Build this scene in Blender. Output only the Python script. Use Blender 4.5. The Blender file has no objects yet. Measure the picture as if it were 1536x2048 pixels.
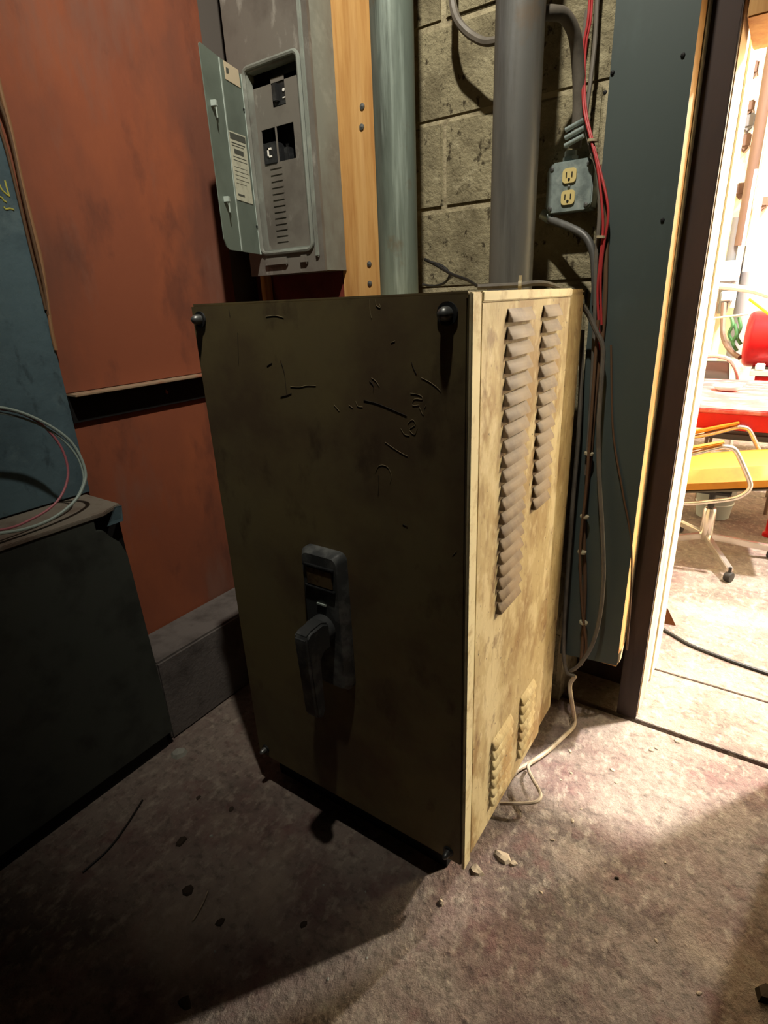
import bpy, bmesh, math, random
from mathutils import Vector, Matrix
random.seed(7)
SC = bpy.context.scene
COL = SC.collection

# ---------------------------------------------------------------- camera
F_PX = 1109.0
PX0, PY0 = 768.0, 1024.0
CAM = Vector((0.43817, -0.89889, 1.40))
YAW, PITCH, ROLL = 0.61194399, 0.36557884, 0.0435927
fwd = Vector((-math.sin(YAW)*math.cos(PITCH), math.cos(YAW)*math.cos(PITCH), -math.sin(PITCH)))
rgt0 = Vector((math.cos(YAW), math.sin(YAW), 0)); dwn0 = fwd.cross(rgt0)
cr, sr = math.cos(ROLL), math.sin(ROLL)
RGT = cr*rgt0 + sr*dwn0; DWN = -sr*rgt0 + cr*dwn0
cd = bpy.data.cameras.new('camera'); cam = bpy.data.objects.new('camera', cd); COL.objects.link(cam)
cd.sensor_fit = 'VERTICAL'; cd.sensor_height = 36.0; cd.sensor_width = 27.0
cd.lens = 36.0*F_PX/2048.0; cd.clip_start = 0.02; cd.clip_end = 100
m3 = Matrix((RGT, -DWN, -fwd)).transposed()
cam.matrix_world = Matrix.Translation(CAM) @ m3.to_4x4()
SC.camera = cam
def at(px, py, ax, val):
    """real point where the sight line of a photo pixel meets the plane (axis ax = val)"""
    r = RGT*((px-PX0)/F_PX) + DWN*((py-PY0)/F_PX) + fwd
    return CAM + r*((val-CAM[ax])/r[ax])

# ---------------------------------------------------------------- world, lights, exposure
w = bpy.data.worlds.new('world'); SC.world = w; w.use_nodes = True
w.node_tree.nodes['Background'].inputs[0].default_value = (0.75, 0.85, 1, 1)
w.node_tree.nodes['Background'].inputs[1].default_value = 0.004
SC.view_settings.view_transform = 'Standard'; SC.view_settings.look = 'None'
SC.view_settings.exposure = 0.0; SC.view_settings.gamma = 1.0
SC.view_settings.use_curve_mapping = False
def lamp_light(name, loc, power, col, radius):
    l = bpy.data.lights.new(name, 'POINT'); l.energy = power; l.color = col; l.shadow_soft_size = radius
    o = bpy.data.objects.new(name, l); o.location = loc; COL.objects.link(o); return o
FZ = -0.075                                  # floor level (the cabinet's lower edge is at 0.05)
LAMP_A = Vector((0.06, -0.42, 3.4))          # reflector lamp aimed at the panel wall
LAMP_B = Vector((1.9, 2.65, 6.2))            # high bay lamp of the shop
LAMP_C = Vector((1.5, 4.9, 4.2))             # pendant lamps of the shop
LAMP_D = Vector((3.3, 4.8, 3.7))
la = bpy.data.lights.new('reflector_light', 'SPOT'); la.energy = 250; la.color = (1.0, 0.93, 0.80); la.shadow_soft_size = 0.035
la.spot_size = math.radians(85); la.spot_blend = 1.0
lo = bpy.data.objects.new('reflector_light', la); lo.location = LAMP_A; COL.objects.link(lo)
AIM_A = Vector((-.72, .80, 1.85))
lo.rotation_euler = (AIM_A-LAMP_A).to_track_quat('-Z', 'Y').to_euler()
lamp_light('high_bay_light', LAMP_B, 5200, (1.0, 0.95, 0.89), 0.14)
lamp_light('pendant_light', LAMP_C, 1150, (1.0, 0.94, 0.86), 0.08)
lamp_light('pendant_light_far', LAMP_D, 2000, (1.0, 0.93, 0.80), 0.10)

# ---------------------------------------------------------------- materials
def srgb(r, g, b):
    f = lambda c: (c/255/12.92) if c/255 <= 0.04045 else ((c/255+0.055)/1.055)**2.4
    return (f(r), f(g), f(b), 1)
def mat(name, base, rough=0.6, metal=0.0, layers=(), bump=0.0, bscale=60, bstretch=(1, 1, 1), spec=0.4, emit=None):
    """layers: (colour, scale, stretch, lo, hi) noise masks painted over the base"""
    m = bpy.data.materials.new(name); m.use_nodes = True
    nt = m.node_tree; N = nt.nodes; L = nt.links
    b = N['Principled BSDF']
    b.inputs['Roughness'].default_value = rough; b.inputs['Metallic'].default_value = metal
    b.inputs['Specular IOR Level'].default_value = spec
    b.inputs['Base Color'].default_value = base
    if emit:
        b.inputs['Emission Color'].default_value = base; b.inputs['Emission Strength'].default_value = emit
    tc = N.new('ShaderNodeTexCoord')
    geo = N.new('ShaderNodeNewGeometry')
    prev = None
    for i, (c, sc, st, lo, hi) in enumerate(layers):
        mp = N.new('ShaderNodeMapping'); mp.inputs['Scale'].default_value = st
        mp.inputs['Location'].default_value = (3.1*i+1.7, 1.3*i, 2.3*i)
        L.new(geo.outputs['Position'], mp.inputs['Vector'])
        n = N.new('ShaderNodeTexNoise'); n.inputs['Scale'].default_value = sc
        n.inputs['Detail'].default_value = 6; n.inputs['Roughness'].default_value = 0.62
        L.new(mp.outputs[0], n.inputs['Vector'])
        r = N.new('ShaderNodeMapRange'); r.inputs[1].default_value = lo; r.inputs[2].default_value = hi
        L.new(n.outputs['Fac'], r.inputs[0])
        mx = N.new('ShaderNodeMix'); mx.data_type = 'RGBA'
        if prev is None: mx.inputs[6].default_value = base
        else: L.new(prev, mx.inputs[6])
        mx.inputs[7].default_value = c
        mul = N.new('ShaderNodeMath'); mul.operation = 'MULTIPLY'; mul.inputs[1].default_value = c[3]
        L.new(r.outputs[0], mul.inputs[0]); L.new(mul.outputs[0], mx.inputs[0])
        prev = mx.outputs[2]
    if prev is not None: L.new(prev, b.inputs['Base Color'])
    if bump:
        mp = N.new('ShaderNodeMapping'); mp.inputs['Scale'].default_value = bstretch
        L.new(geo.outputs['Position'], mp.inputs['Vector'])
        n = N.new('ShaderNodeTexNoise'); n.inputs['Scale'].default_value = bscale; n.inputs['Detail'].default_value = 8
        n.inputs['Roughness'].default_value = 0.65
        L.new(mp.outputs[0], n.inputs['Vector'])
        bp = N.new('ShaderNodeBump'); bp.inputs['Strength'].default_value = min(1, bump); bp.inputs['Distance'].default_value = 0.01*max(1, bump)
        L.new(n.outputs['Fac'], bp.inputs['Height']); L.new(bp.outputs[0], b.inputs['Normal'])
    return m
def A(c, a): return (c[0], c[1], c[2], a)
U = (1, 1, 1)
M = {}
M['floor'] = mat('worn concrete', srgb(140, 126, 116), 0.85, 0, [
    (A(srgb(114, 88, 84), .7), 3.0, U, .48, .62), (A(srgb(96, 87, 80), .75), 1.7, (1, 1.6, 1), .5, .64),
    (A(srgb(178, 166, 150), .6), 36, (1, .6, 1), .51, .68), (A(srgb(74, 65, 59), .55), 50, (.7, 1, 1), .51, .68),
    (A(srgb(118, 82, 80), .5), 11, U, .55, .68), (A(srgb(168, 152, 134), .6), 2.2, U, .56, .68)], bump=1.25, bscale=48, bstretch=(1, .7, 1), spec=.25)
M['red'] = mat('red oxide painted sheet', srgb(144, 82, 58), 0.55, 0, [
    (A(srgb(112, 72, 58), .8), 1.9, (1, 1, .45), .46, .62), (A(srgb(164, 92, 60), .6), 3.2, (1, 1, .5), .5, .66),
    (A(srgb(132, 96, 82), .6), 5, (1, 1, .3), .55, .68), (A(srgb(96, 60, 50), .5), 7, (1, 1, .5), .56, .68)], bump=.12, bscale=14)
M['redback'] = mat('dark red painted plywood', srgb(110, 44, 32), 0.7, 0, [(A(srgb(70, 30, 24), .7), 6, U, .45, .65)])
M['ledge'] = mat('dusty steel angle', srgb(150, 128, 104), 0.8, 0, [(A(srgb(150, 80, 54), .8), 9, U, .5, .64)])
M['curb'] = mat('dusty curb concrete', srgb(108, 102, 98), 0.9, 0, [(A(srgb(70, 64, 60), .7), 8, U, .48, .66)], bump=.4)
M['block'] = mat('concrete block', srgb(148, 140, 112), 0.95, 0, [
    (A(srgb(112, 104, 82), .8), 7, U, .45, .62), (A(srgb(58, 50, 38), .9), 46, (1, 1, .7), .585, .66),
    (A(srgb(180, 172, 142), .6), 22, U, .55, .7)], bump=1.0, bscale=55, spec=.15)
M['mortar'] = mat('mortar', srgb(170, 160, 130), 0.95, 0, [(A(srgb(110, 100, 78), .7), 20, U, .48, .64)], bump=.6, bscale=80)
M['shopwall'] = mat('cream painted wall', srgb(226, 214, 178), 0.8, 0, [(A(srgb(150, 116, 84), .8), 5, (1, 1, .6), .54, .64), (A(srgb(245, 238, 215), .8), 2, U, .5, .6)])
M['plain'] = mat('dull painted wall', srgb(96, 90, 84), 0.9)
M['ply'] = mat('pine board', srgb(196, 150, 88), 0.65, 0, [
    (A(srgb(168, 116, 60), .7), 5, (6, 6, .5), .46, .64), (A(srgb(214, 172, 112), .6), 3, (8, 8, .4), .5, .66)], bump=.1, bscale=30, bstretch=(4, 4, .5))
M['jambwood'] = mat('sunbleached pine plank', srgb(222, 198, 158), 0.7, 0, [(A(srgb(180, 140, 100), .6), 6, (3, 3, .4), .5, .68)], bump=.15)
M['jambpaint'] = mat('cream painted plank', srgb(236, 226, 196), 0.6, 0, [(A(srgb(190, 170, 140), .6), 9, (2, 2, .6), .55, .68)], bump=.1)
M['darkboard'] = mat('dark brown painted board', srgb(58, 44, 38), 0.7, 0, [(A(srgb(44, 34, 30), .8), 5, (2, 2, .5), .45, .65)])
M['greysheet'] = mat('grey green painted steel sheet', srgb(66, 76, 73), 0.5, 0, [
    (A(srgb(58, 68, 66), .7), 2.2, (1, 1, .5), .46, .64), (A(srgb(84, 98, 96), .4), 5, (1, 1, .4), .56, .7)])
M['black'] = mat('black', srgb(8, 8, 8), 0.7)
M['blackplastic'] = mat('black plastic', srgb(34, 35, 36), 0.45, 0, [(A(srgb(84, 86, 86), .35), 30, U, .5, .66)])
M['handle'] = mat('dusty black casting', srgb(60, 62, 62), 0.5, 0, [(A(srgb(128, 130, 126), .6), 18, U, .47, .68)])
M['front'] = mat('olive brown painted steel', srgb(116, 104, 72), 0.5, 0, [
    (A(srgb(84, 66, 54), .7), 2.4, U, .45, .62), (A(srgb(112, 102, 74), .6), 4, U, .5, .66), (A(srgb(66, 52, 42), .6), 9, (1, 1, .6), .58, .7)], spec=.25)
M['side'] = mat('stained cream painted steel', srgb(170, 150, 106), 0.55, 0, [
    (A(srgb(130, 98, 52), .8), 5.0, (1.3, 1.3, .7), .49, .62), (A(srgb(198, 182, 140), .75), 8, (1.1, 1.1, .7), .51, .60),
    (A(srgb(110, 80, 42), .4), 30, (1.3, 1.3, .3), .54, .66), (A(srgb(206, 192, 154), .4), 36, (1, 1, .6), .54, .66),
    (A(srgb(98, 66, 34), .7), 12, (1.2, 1.2, .8), .60, .68), (A(srgb(58, 40, 24), .9), 75, U, .655, .69)], bump=.12, bscale=26, bstretch=(1, 1, .4))
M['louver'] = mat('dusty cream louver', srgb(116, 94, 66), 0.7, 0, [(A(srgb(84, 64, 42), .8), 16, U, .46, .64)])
M['edge'] = mat('worn bright edge', srgb(206, 192, 150), 0.55, 0, [(A(srgb(150, 120, 76), .7), 20, U, .5, .66)])
M['steel'] = mat('dull zinc bolt', srgb(120, 122, 120), 0.4, .7)
M['brass'] = mat('tarnished nameplate', srgb(120, 100, 70), 0.45, .4, [(A(srgb(70, 56, 40), .7), 40, U, .5, .62)])
M['scratch'] = mat('pale scratch', srgb(138, 126, 94), 0.7)
M['scratchdark'] = mat('dark scratch', srgb(40, 34, 26), 0.8)
M['tub'] = mat('grey panel enamel', srgb(128, 134, 126), 0.5, 0, [
    (A(srgb(98, 92, 86), .7), 4, (1, 1, .6), .47, .64), (A(srgb(160, 166, 156), .5), 9, U, .56, .7)])
M['tubdark'] = mat('darker grey panel enamel', srgb(112, 108, 100), 0.55, 0, [(A(srgb(88, 82, 76), .7), 6, U, .46, .64), (A(srgb(168, 166, 156), .6), 12, (1, 1, .5), .58, .68)])
M['paneldoor'] = mat('grey green door enamel', srgb(112, 124, 114), 0.45, 0, [(A(srgb(92, 102, 94), .7), 5, U, .46, .66)])
M['bead'] = mat('worn pale enamel', srgb(168, 180, 172), 0.45)
M['label'] = mat('paper label', srgb(206, 206, 184), 0.8, 0, [(A(srgb(170, 168, 146), .6), 30, U, .5, .66)])
M['labelpink'] = mat('aged paper sticker', srgb(216, 200, 170), 0.8)
M['print'] = mat('dark print', srgb(84, 86, 78), 0.8)
M['white'] = mat('white paint mark', srgb(232, 230, 222), 0.6)
M['conduit'] = mat('weathered green grey conduit', srgb(116, 128, 118), 0.42, .25, [
    (A(srgb(70, 76, 70), .8), 3, (3, 3, .35), .45, .62), (A(srgb(164, 178, 168), .75), 5, (5, 5, .3), .52, .66), (A(srgb(110, 88, 60), .5), 9, U, .6, .7)], bump=.06, bscale=20)
M['conduitgrey'] = mat('weathered grey conduit', srgb(104, 104, 100), 0.45, .25, [
    (A(srgb(64, 62, 60), .8), 3, (3, 3, .35), .45, .62), (A(srgb(122, 124, 124), .6), 6, (4, 4, .3), .55, .7), (A(srgb(116, 88, 52), .5), 4, U, .6, .72)], bump=.06, bscale=20)
M['galv'] = mat('galvanised box', srgb(158, 172, 168), 0.4, .45, [(A(srgb(104, 116, 114), .7), 16, U, .46, .62), (A(srgb(200, 208, 200), .5), 30, U, .56, .7)])
M['ivory'] = mat('yellowed ivory plastic', srgb(206, 188, 126), 0.5)
M['redwire'] = mat('red wire', srgb(170, 52, 52), 0.5)
M['greywire'] = mat('grey cable', srgb(104, 98, 88), 0.55, 0, [(A(srgb(76, 70, 62), .6), 20, U, .48, .64)])
M['palewire'] = mat('pale grey cord', srgb(176, 160, 138), 0.6, 0, [(A(srgb(140, 124, 102), .6), 20, U, .48, .64)])
M['brownwire'] = mat('brown cable', srgb(100, 74, 52), 0.6)
M['tanwire'] = mat('tan cable', srgb(150, 112, 78), 0.6)
M['blackwire'] = mat('black cable', srgb(26, 24, 22), 0.5)
M['pinkwire'] = mat('pink wire', srgb(170, 100, 108), 0.5)
M['palegreenwire'] = mat('pale green wire', srgb(150, 166, 158), 0.5)
M['tie'] = mat('pale cable tie', srgb(168, 156, 126), 0.6)
M['teal'] = mat('teal painted steel', srgb(84, 106, 114), 0.55, 0, [
    (A(srgb(66, 84, 92), .8), 3, U, .46, .62), (A(srgb(104, 124, 128), .6), 9, U, .55, .68), (A(srgb(52, 66, 72), .6), 16, (1, 1.4, .8), .58, .68)], bump=.35, bscale=12)
M['chalk'] = mat('yellow crayon', srgb(196, 190, 90), 0.9)
M['darkbox'] = mat('charcoal enclosure paint', srgb(64, 68, 62), 0.6, 0, [(A(srgb(46, 48, 44), .8), 7, U, .47, .62)])
M['dustlid'] = mat('dusty enclosure lid', srgb(120, 112, 100), 0.9, 0, [(A(srgb(92, 74, 62), .8), 7, U, .46, .62)])
M['yellow'] = mat('mustard vinyl', srgb(176, 116, 26), 0.55, 0, [(A(srgb(156, 96, 16), .6), 8, U, .48, .64)])
M['chrome'] = mat('chrome tube', srgb(214, 206, 196), 0.22, .8)
M['redpaint'] = mat('bright red paint', srgb(176, 8, 14), 0.35, 0, [(A(srgb(140, 4, 10), .6), 6, U, .5, .66)])
M['redtop'] = mat('worn red table top', srgb(170, 66, 68), 0.5, 0, [(A(srgb(196, 138, 132), .85), 7, (1, 2, 1), .48, .62), (A(srgb(120, 24, 28), .5), 16, U, .6, .7)])
M['wheel'] = mat('dark rubber caster', srgb(36, 32, 30), 0.6)
M['bucketgrey'] = mat('galvanised bucket', srgb(170, 178, 176), 0.4, .4)
M['greyseat'] = mat('grey vinyl', srgb(96, 92, 86), 0.6)
M['boxgrey'] = mat('grey enclosure', srgb(150, 160, 166), 0.5)
M['pipewhite'] = mat('white pipe', srgb(226, 220, 214), 0.5)
M['pipegrey'] = mat('grey pipe', srgb(120, 120, 122), 0.5)
M['pipebrown'] = mat('brown pipe', srgb(112, 88, 74), 0.6)
M['green'] = mat('green hose', srgb(70, 120, 72), 0.6)
M['yellowrod'] = mat('yellow rod', srgb(226, 206, 30), 0.5)
M['stone'] = mat('pale debris', srgb(170, 154, 132), 0.95, 0, [(A(srgb(110, 96, 80), .7), 40, U, .46, .64)])
M['leaf'] = mat('dry dark leaf', srgb(58, 48, 38), 0.9)
M['paper'] = mat('crumpled paper', srgb(150, 150, 140), 0.9)
M['rustwood'] = mat('rusty brown wedge', srgb(110, 66, 38), 0.8)
M['warmglass'] = mat('lit bulb glass', (1.0, .85, .6, 1), .3, emit=3.0)
M['lampsteel'] = mat('lamp shade enamel', srgb(60, 66, 62), 0.5)

# ---------------------------------------------------------------- mesh helpers
ORG = {}
def tag(o, label=None, cat=None, group=None, kind=None):
    if label: o['label'] = label
    if cat: o['category'] = cat
    if group: o['group'] = group
    if kind: o['kind'] = kind
    return o
def thing(name, label, cat, loc, group=None):
    o = bpy.data.objects.new(name, None); COL.objects.link(o)
    o.empty_display_size = .05
    o.location = loc; ORG[o.name] = Vector(loc); return tag(o, label, cat, group)
def catmull(pts, sub=8):
    p = [Vector(q) for q in pts]
    if len(p) < 3: return p
    out = []
    for i in range(len(p)-1):
        a = p[i-1] if i else p[0]*2-p[1]; b, c = p[i], p[i+1]; d = p[i+2] if i+2 < len(p) else c*2-b
        for k in range(sub):
            t = k/sub
            out.append(.5*((2*b)+(-a+c)*t+(2*a-5*b+4*c-d)*t*t+(-a+3*b-3*c+d)*t*t*t))
    out.append(p[-1]); return out
class MB:
    def __init__(s): s.v = []; s.f = []
    def add(s, v, f):
        o = len(s.v); s.v += [Vector(q) for q in v]; s.f += [tuple(o+i for i in q) for q in f]; return s
    def box(s, x0, x1, y0, y1, z0, z1):
        v = [(x, y, z) for z in (z0, z1) for y in (y0, y1) for x in (x0, x1)]
        return s.add(v, [(0, 2, 3, 1), (4, 5, 7, 6), (0, 1, 5, 4), (2, 6, 7, 3), (0, 4, 6, 2), (1, 3, 7, 5)])
    def obox(s, c, ax, ay, az):
        c, ax, ay, az = map(Vector, (c, ax, ay, az))
        v = [c+ax*i+ay*j+az*k for k in (-1, 1) for j in (-1, 1) for i in (-1, 1)]
        return s.add(v, [(0, 2, 3, 1), (4, 5, 7, 6), (0, 1, 5, 4), (2, 6, 7, 3), (0, 4, 6, 2), (1, 3, 7, 5)])
    def prism(s, poly, d):
        n = len(poly); d = Vector(d); v = [Vector(q) for q in poly]
        s.add(v+[q+d for q in v], [tuple(range(n))[::-1], tuple(range(n, 2*n))] + [(i, (i+1) % n, n+(i+1) % n, n+i) for i in range(n)]); return s
    def tube(s, pts, r, n=8, sub=8, closed=False):
        p = catmull(pts, sub) if sub > 1 else [Vector(q) for q in pts]
        rr = r if callable(r) else (lambda t: r)
        t0 = (p[1]-p[0]).normalized()
        up = Vector((0, 0, 1)) if abs(t0.z) < .9 else Vector((1, 0, 0))
        nrm = (up-t0*up.dot(t0)).normalized(); v = []
        for i, q in enumerate(p):
            t = ((p[i+1] if i+1 < len(p) else q)-(p[i-1] if i else q)).normalized()
            nrm = (nrm-t*nrm.dot(t)).normalized(); b = t.cross(nrm); R = rr(i/(len(p)-1))
            v += [q+nrm*(R*math.cos(a))+b*(R*math.sin(a)) for a in [2*math.pi*k/n for k in range(n)]]
        f = [(i*n+k, i*n+(k+1) % n, (i+1)*n+(k+1) % n, (i+1)*n+k) for i in range(len(p)-1) for k in range(n)]
        f += [tuple(range(n))[::-1], tuple(range((len(p)-1)*n, len(p)*n))]
        return s.add(v, f)
    def cyl(s, a, b, r, r2=None, n=16):
        a, b = Vector(a), Vector(b); r2 = r if r2 is None else r2
        return s.tube([a, b], lambda t: r+(r2-r)*t, n, 1)
    def lathe(s, prof, c, n=24, axis=(0, 0, 1)):
        c = Vector(c); w = Vector(axis).normalized(); u = w.orthogonal().normalized(); q = w.cross(u)
        v = [c+w*h+u*(r*math.cos(a))+q*(r*math.sin(a)) for r, h in prof for a in [2*math.pi*k/n for k in range(n)]]
        f = [(i*n+k, i*n+(k+1) % n, (i+1)*n+(k+1) % n, (i+1)*n+k) for i in range(len(prof)-1) for k in range(n)]
        f += [tuple(range(n))[::-1], tuple(range((len(prof)-1)*n, len(prof)*n))]
        return s.add(v, f)
    def build(s, name, m, parent=None, bevel=0, smooth=False, seg=2, loc=None):
        """one mesh object; parented meshes are stored relative to the thing's base"""
        o0 = Vector((0, 0, 0))
        if parent is not None: o0 = ORG[parent.name]
        elif loc is not None: o0 = Vector(loc)
        me = bpy.data.meshes.new(name)
        me.from_pydata([q-o0 for q in s.v], [], s.f)
        bm = bmesh.new(); bm.from_mesh(me)
        bmesh.ops.recalc_face_normals(bm, faces=bm.faces)
        if bevel:
            ed = [e for e in bm.edges if len(e.link_faces) == 2 and e.calc_face_angle(0) > .5]
            bmesh.ops.bevel(bm, geom=ed, offset=bevel, segments=seg, affect='EDGES', clamp_overlap=True)
        bm.to_mesh(me); bm.free()
        if smooth:
            for p in me.polygons: p.use_smooth = True
            try: me.set_sharp_from_angle(angle=.7)
            except Exception: pass
        me.materials.append(M[m])
        o = bpy.data.objects.new(name, me); COL.objects.link(o)
        if parent is not None: o.parent = parent; ORG[o.name] = o0
        else: o.location = o0; ORG[o.name] = o0
        return o
def share(src, name, parent, loc):
    o = bpy.data.objects.new(name, src.data); COL.objects.link(o); o.parent = parent; o.location = loc; return o
def struct(o): o['kind'] = 'structure'; return o
CEIL = 4.3
def path(pts):
    p = [at(*q) for q in pts]
    up = lambda q, z: Vector((q.x, q.y, z))
    if pts[0][1] < 0: p = [up(p[0], CEIL-.01), up(p[0], 3.2), up(p[0], p[0].z+.25)]+p
    if pts[-1][1] < 0: p = p+[up(p[-1], p[-1].z+.25), up(p[-1], 3.2), up(p[-1], CEIL-.01)]
    return p

# ================================================================ SETTING
FY = 0.927                                   # track groove in the floor
mb = MB(); mb.box(-3.0, 3.2, -3.2, FY-.009, FZ-.25, FZ)
struct(mb.build('floor', 'floor', bevel=.004))
JY = at(1430, 1373, 2, FZ+.004).y
for y0, y1, dz in ((FY+.009, JY-.002, 0.0), (JY+.002, 7.2, .003)):
    mb = MB(); mb.box(-3.0, 5.0, y0, y1, FZ-.25, FZ+.001+dz)
    struct(mb.build('floor_beyond', 'floor', bevel=.002))
mb = MB(); mb.box(-3.0, 3.2, FY-.02, FY+.02, FZ-.30, FZ-.035)
struct(mb.build('trim_1', 'black'))
CEIL = 4.3
mb = MB(); mb.box(-3.0, 3.2, -3.2, 1.1, CEIL, CEIL+.1); struct(mb.build('ceiling', 'plain'))
mb = MB(); mb.box(-3.0, 5.0, 1.1, 7.2, 7.2, 7.3); struct(mb.build('ceiling_beyond', 'plain'))
mb = MB(); mb.box(-3.0, 3.2, -3.3, -3.2, FZ, CEIL); struct(mb.build('wall_front', 'plain'))
mb = MB(); mb.box(3.1, 3.2, -3.2, .94, FZ, CEIL); struct(mb.build('wall_right', 'plain'))
WX = -1.35                                   # face of the red sheets
mb = MB(); mb.box(WX-.18, WX-.03, -3.2, 1.1, FZ, CEIL); wl = struct(mb.build('wall_left', 'plain'))
for (a, b, y0, y1) in ((1.168, 2.42, -1.25, .70), (2.425, CEIL-.02, -1.25, .70), (.20, 1.160, -1.25, .70), (.20, CEIL-.02, -3.1, -1.255)):
    mb = MB(); mb.box(WX-.03, WX, y0, y1, a, b); mb.build('sheet_panel', 'red', wl, bevel=.002)
# back wall: block by block on a mortar core
WY = 0.885
mb = MB(); mb.box(WX-.15, -.03, WY+.005, 1.16, FZ, CEIL); mb.box(-.03, .17, WY+.005, 1.16, .24, CEIL); mb.box(-.03, .17, 1.15, 1.16, FZ, .24)
wb = struct(mb.build('wall_back', 'mortar'))
mb = MB(); mb.box(-.029, .169, 1.11, 1.149, FZ, .239); mb.build('recess_shade', 'darkboard', wb)  # dark board added at the back to paint the recess's shade
BH, BL = .240, .480
blk = {}
def block_mesh(key, L):
    mb = MB(); mb.box(-L/2, L/2, 0, .05, -BH/2+.005, BH/2-.005)
    o = mb.build('block', 'block', wb, bevel=.006); blk[key] = o; return o
z0 = 1.664-BH*7
row = 0
while z0 < CEIL-.05:
    xmax = .165 if z0 > .2 else -.035
    x = -.525 + (0 if row % 2 == 1 else BL/2) - BL*2
    while x < xmax:
        a, b = max(x, WX), min(x+BL, xmax)
        if b-a > .08 and z0 > FZ-.12:
            key = round(b-a, 3); z = z0+BH/2; zc = max(z, BH/2)
            L = b-a-.010
            src = blk.get(key)
            if src is None:
                o = block_mesh(key, L); o.location = (a+(b-a)/2, WY+random.uniform(-.003, .002), z)
            else: share(src, 'block', wb, (a+(b-a)/2, WY+random.uniform(-.003, .002), z))
        x += BL
    z0 += BH; row += 1
# wall over and beside the doorway (outside the picture, it shades the room)
mb = MB(); mb.box(.17, 3.2, .95, 1.16, 2.05, 7.2); mb.box(WX-.15, .17, 1.0, 1.16, CEIL, 7.2)
struct(mb.build('wall_over_door', 'plain'))
mb = MB(); mb.box(.25, 1.0, .92, 1.16, 1.975, 2.05)
struct(mb.build('trim_2', 'ply', bevel=.003))
# door jamb: dark board, then bleached plank and cream plank facing the opening
mb = MB(); mb.box(.172, .238, .930, .954, FZ, 2.05); j = struct(mb.build('door_1', 'darkboard', bevel=.003))
mb = MB(); mb.box(.214, .240, .955, 1.100, FZ+.004, 2.05); mb.build('plank', 'jambwood', j, bevel=.003)
mb = MB(); mb.box(.211, .237, 1.102, 1.37, FZ+.004, 2.05); mb.build('plank', 'jambpaint', j, bevel=.003)
mb = MB(); mb.box(.237, .243, 1.19, 1.37, FZ+.004, 2.05); mb.build('batten', 'jambpaint', j, bevel=.002)
# sliding door leaf standing partly open on the right, out of the picture
mb = MB(); mb.box(.737, 3.1, .935, .985, FZ+.012, 2.05); struct(mb.build('door_2', 'darkboard', bevel=.003))
# shop beyond
mb = MB(); mb.box(-3.0, 5.0, 5.6, 5.75, FZ, 7.2); struct(mb.build('wall_beyond', 'shopwall'))
mb = MB(); mb.box(4.9, 5.0, 1.1, 5.6, FZ, 7.2); struct(mb.build('wall_beyond_right', 'shopwall'))
mb = MB(); mb.box(-3.1, -3.0, 1.1, 5.6, FZ, 7.2); struct(mb.build('wall_beyond_left', 'shopwall'))

# red wall: dusty steel ledge over a black strip that paints in its shadow, curb below
mb = MB(); mb.box(WX, WX+.060, -.030, .66, 1.161, 1.168)
led = struct(mb.build('trim_3', 'ledge', bevel=.002))
mb = MB(); mb.box(WX+.001, WX+.012, -.030, .66, 1.078, 1.161); mb.build('shadow_strip', 'black', led)
c = at(333, 783, 0, WX+.013); mb = MB(); mb.prism([c+Vector((0, -.006, -.004)), c+Vector((0, .002, -.009)), c+Vector((0, .007, -.003)), c+Vector((0, -.003, .008))], (.002, 0, 0)); mb.build('paint_chip', 'red', led)
mb = MB(); mb.box(WX+.001, -1.15, -.045, .815, FZ, .256)
tag(mb.build('concrete_curb', 'curb', bevel=.008, loc=(-1.25, 0, FZ)), 'low grey concrete curb along the foot of the red wall', 'curb')

# ================================================================ MAIN CABINET
W_, D_, T_ = .728, .69, 1.405
cab = thing('switch_cabinet', 'tall olive brown steel switch cabinet with black handle and louvered cream side', 'cabinet', (-.364, .345, FZ))
mb = MB(); mb.box(-W_+.012, -.024, .035, .553, .05, T_-.012); mb.build('body', 'side', cab, bevel=.004)
mb = MB(); mb.box(-W_+.012, -.005, .554, D_, .05, T_-.012); mb.build('rear_section', 'side', cab, bevel=.003)
mb = MB(); mb.box(-W_+.004, -.001, .002, .56, T_-.012, T_); mb.box(-W_+.004, -.005, .56, D_+.004, T_-.012, T_); mb.build('top_panel', 'side', cab, bevel=.004)
# front panel: a shallow pan, folded edges
mb = MB(); mb.box(-W_, 0, 0, .036, .048, T_+.003)
fp = mb.build('front_panel', 'front', cab, bevel=.006)
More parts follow.
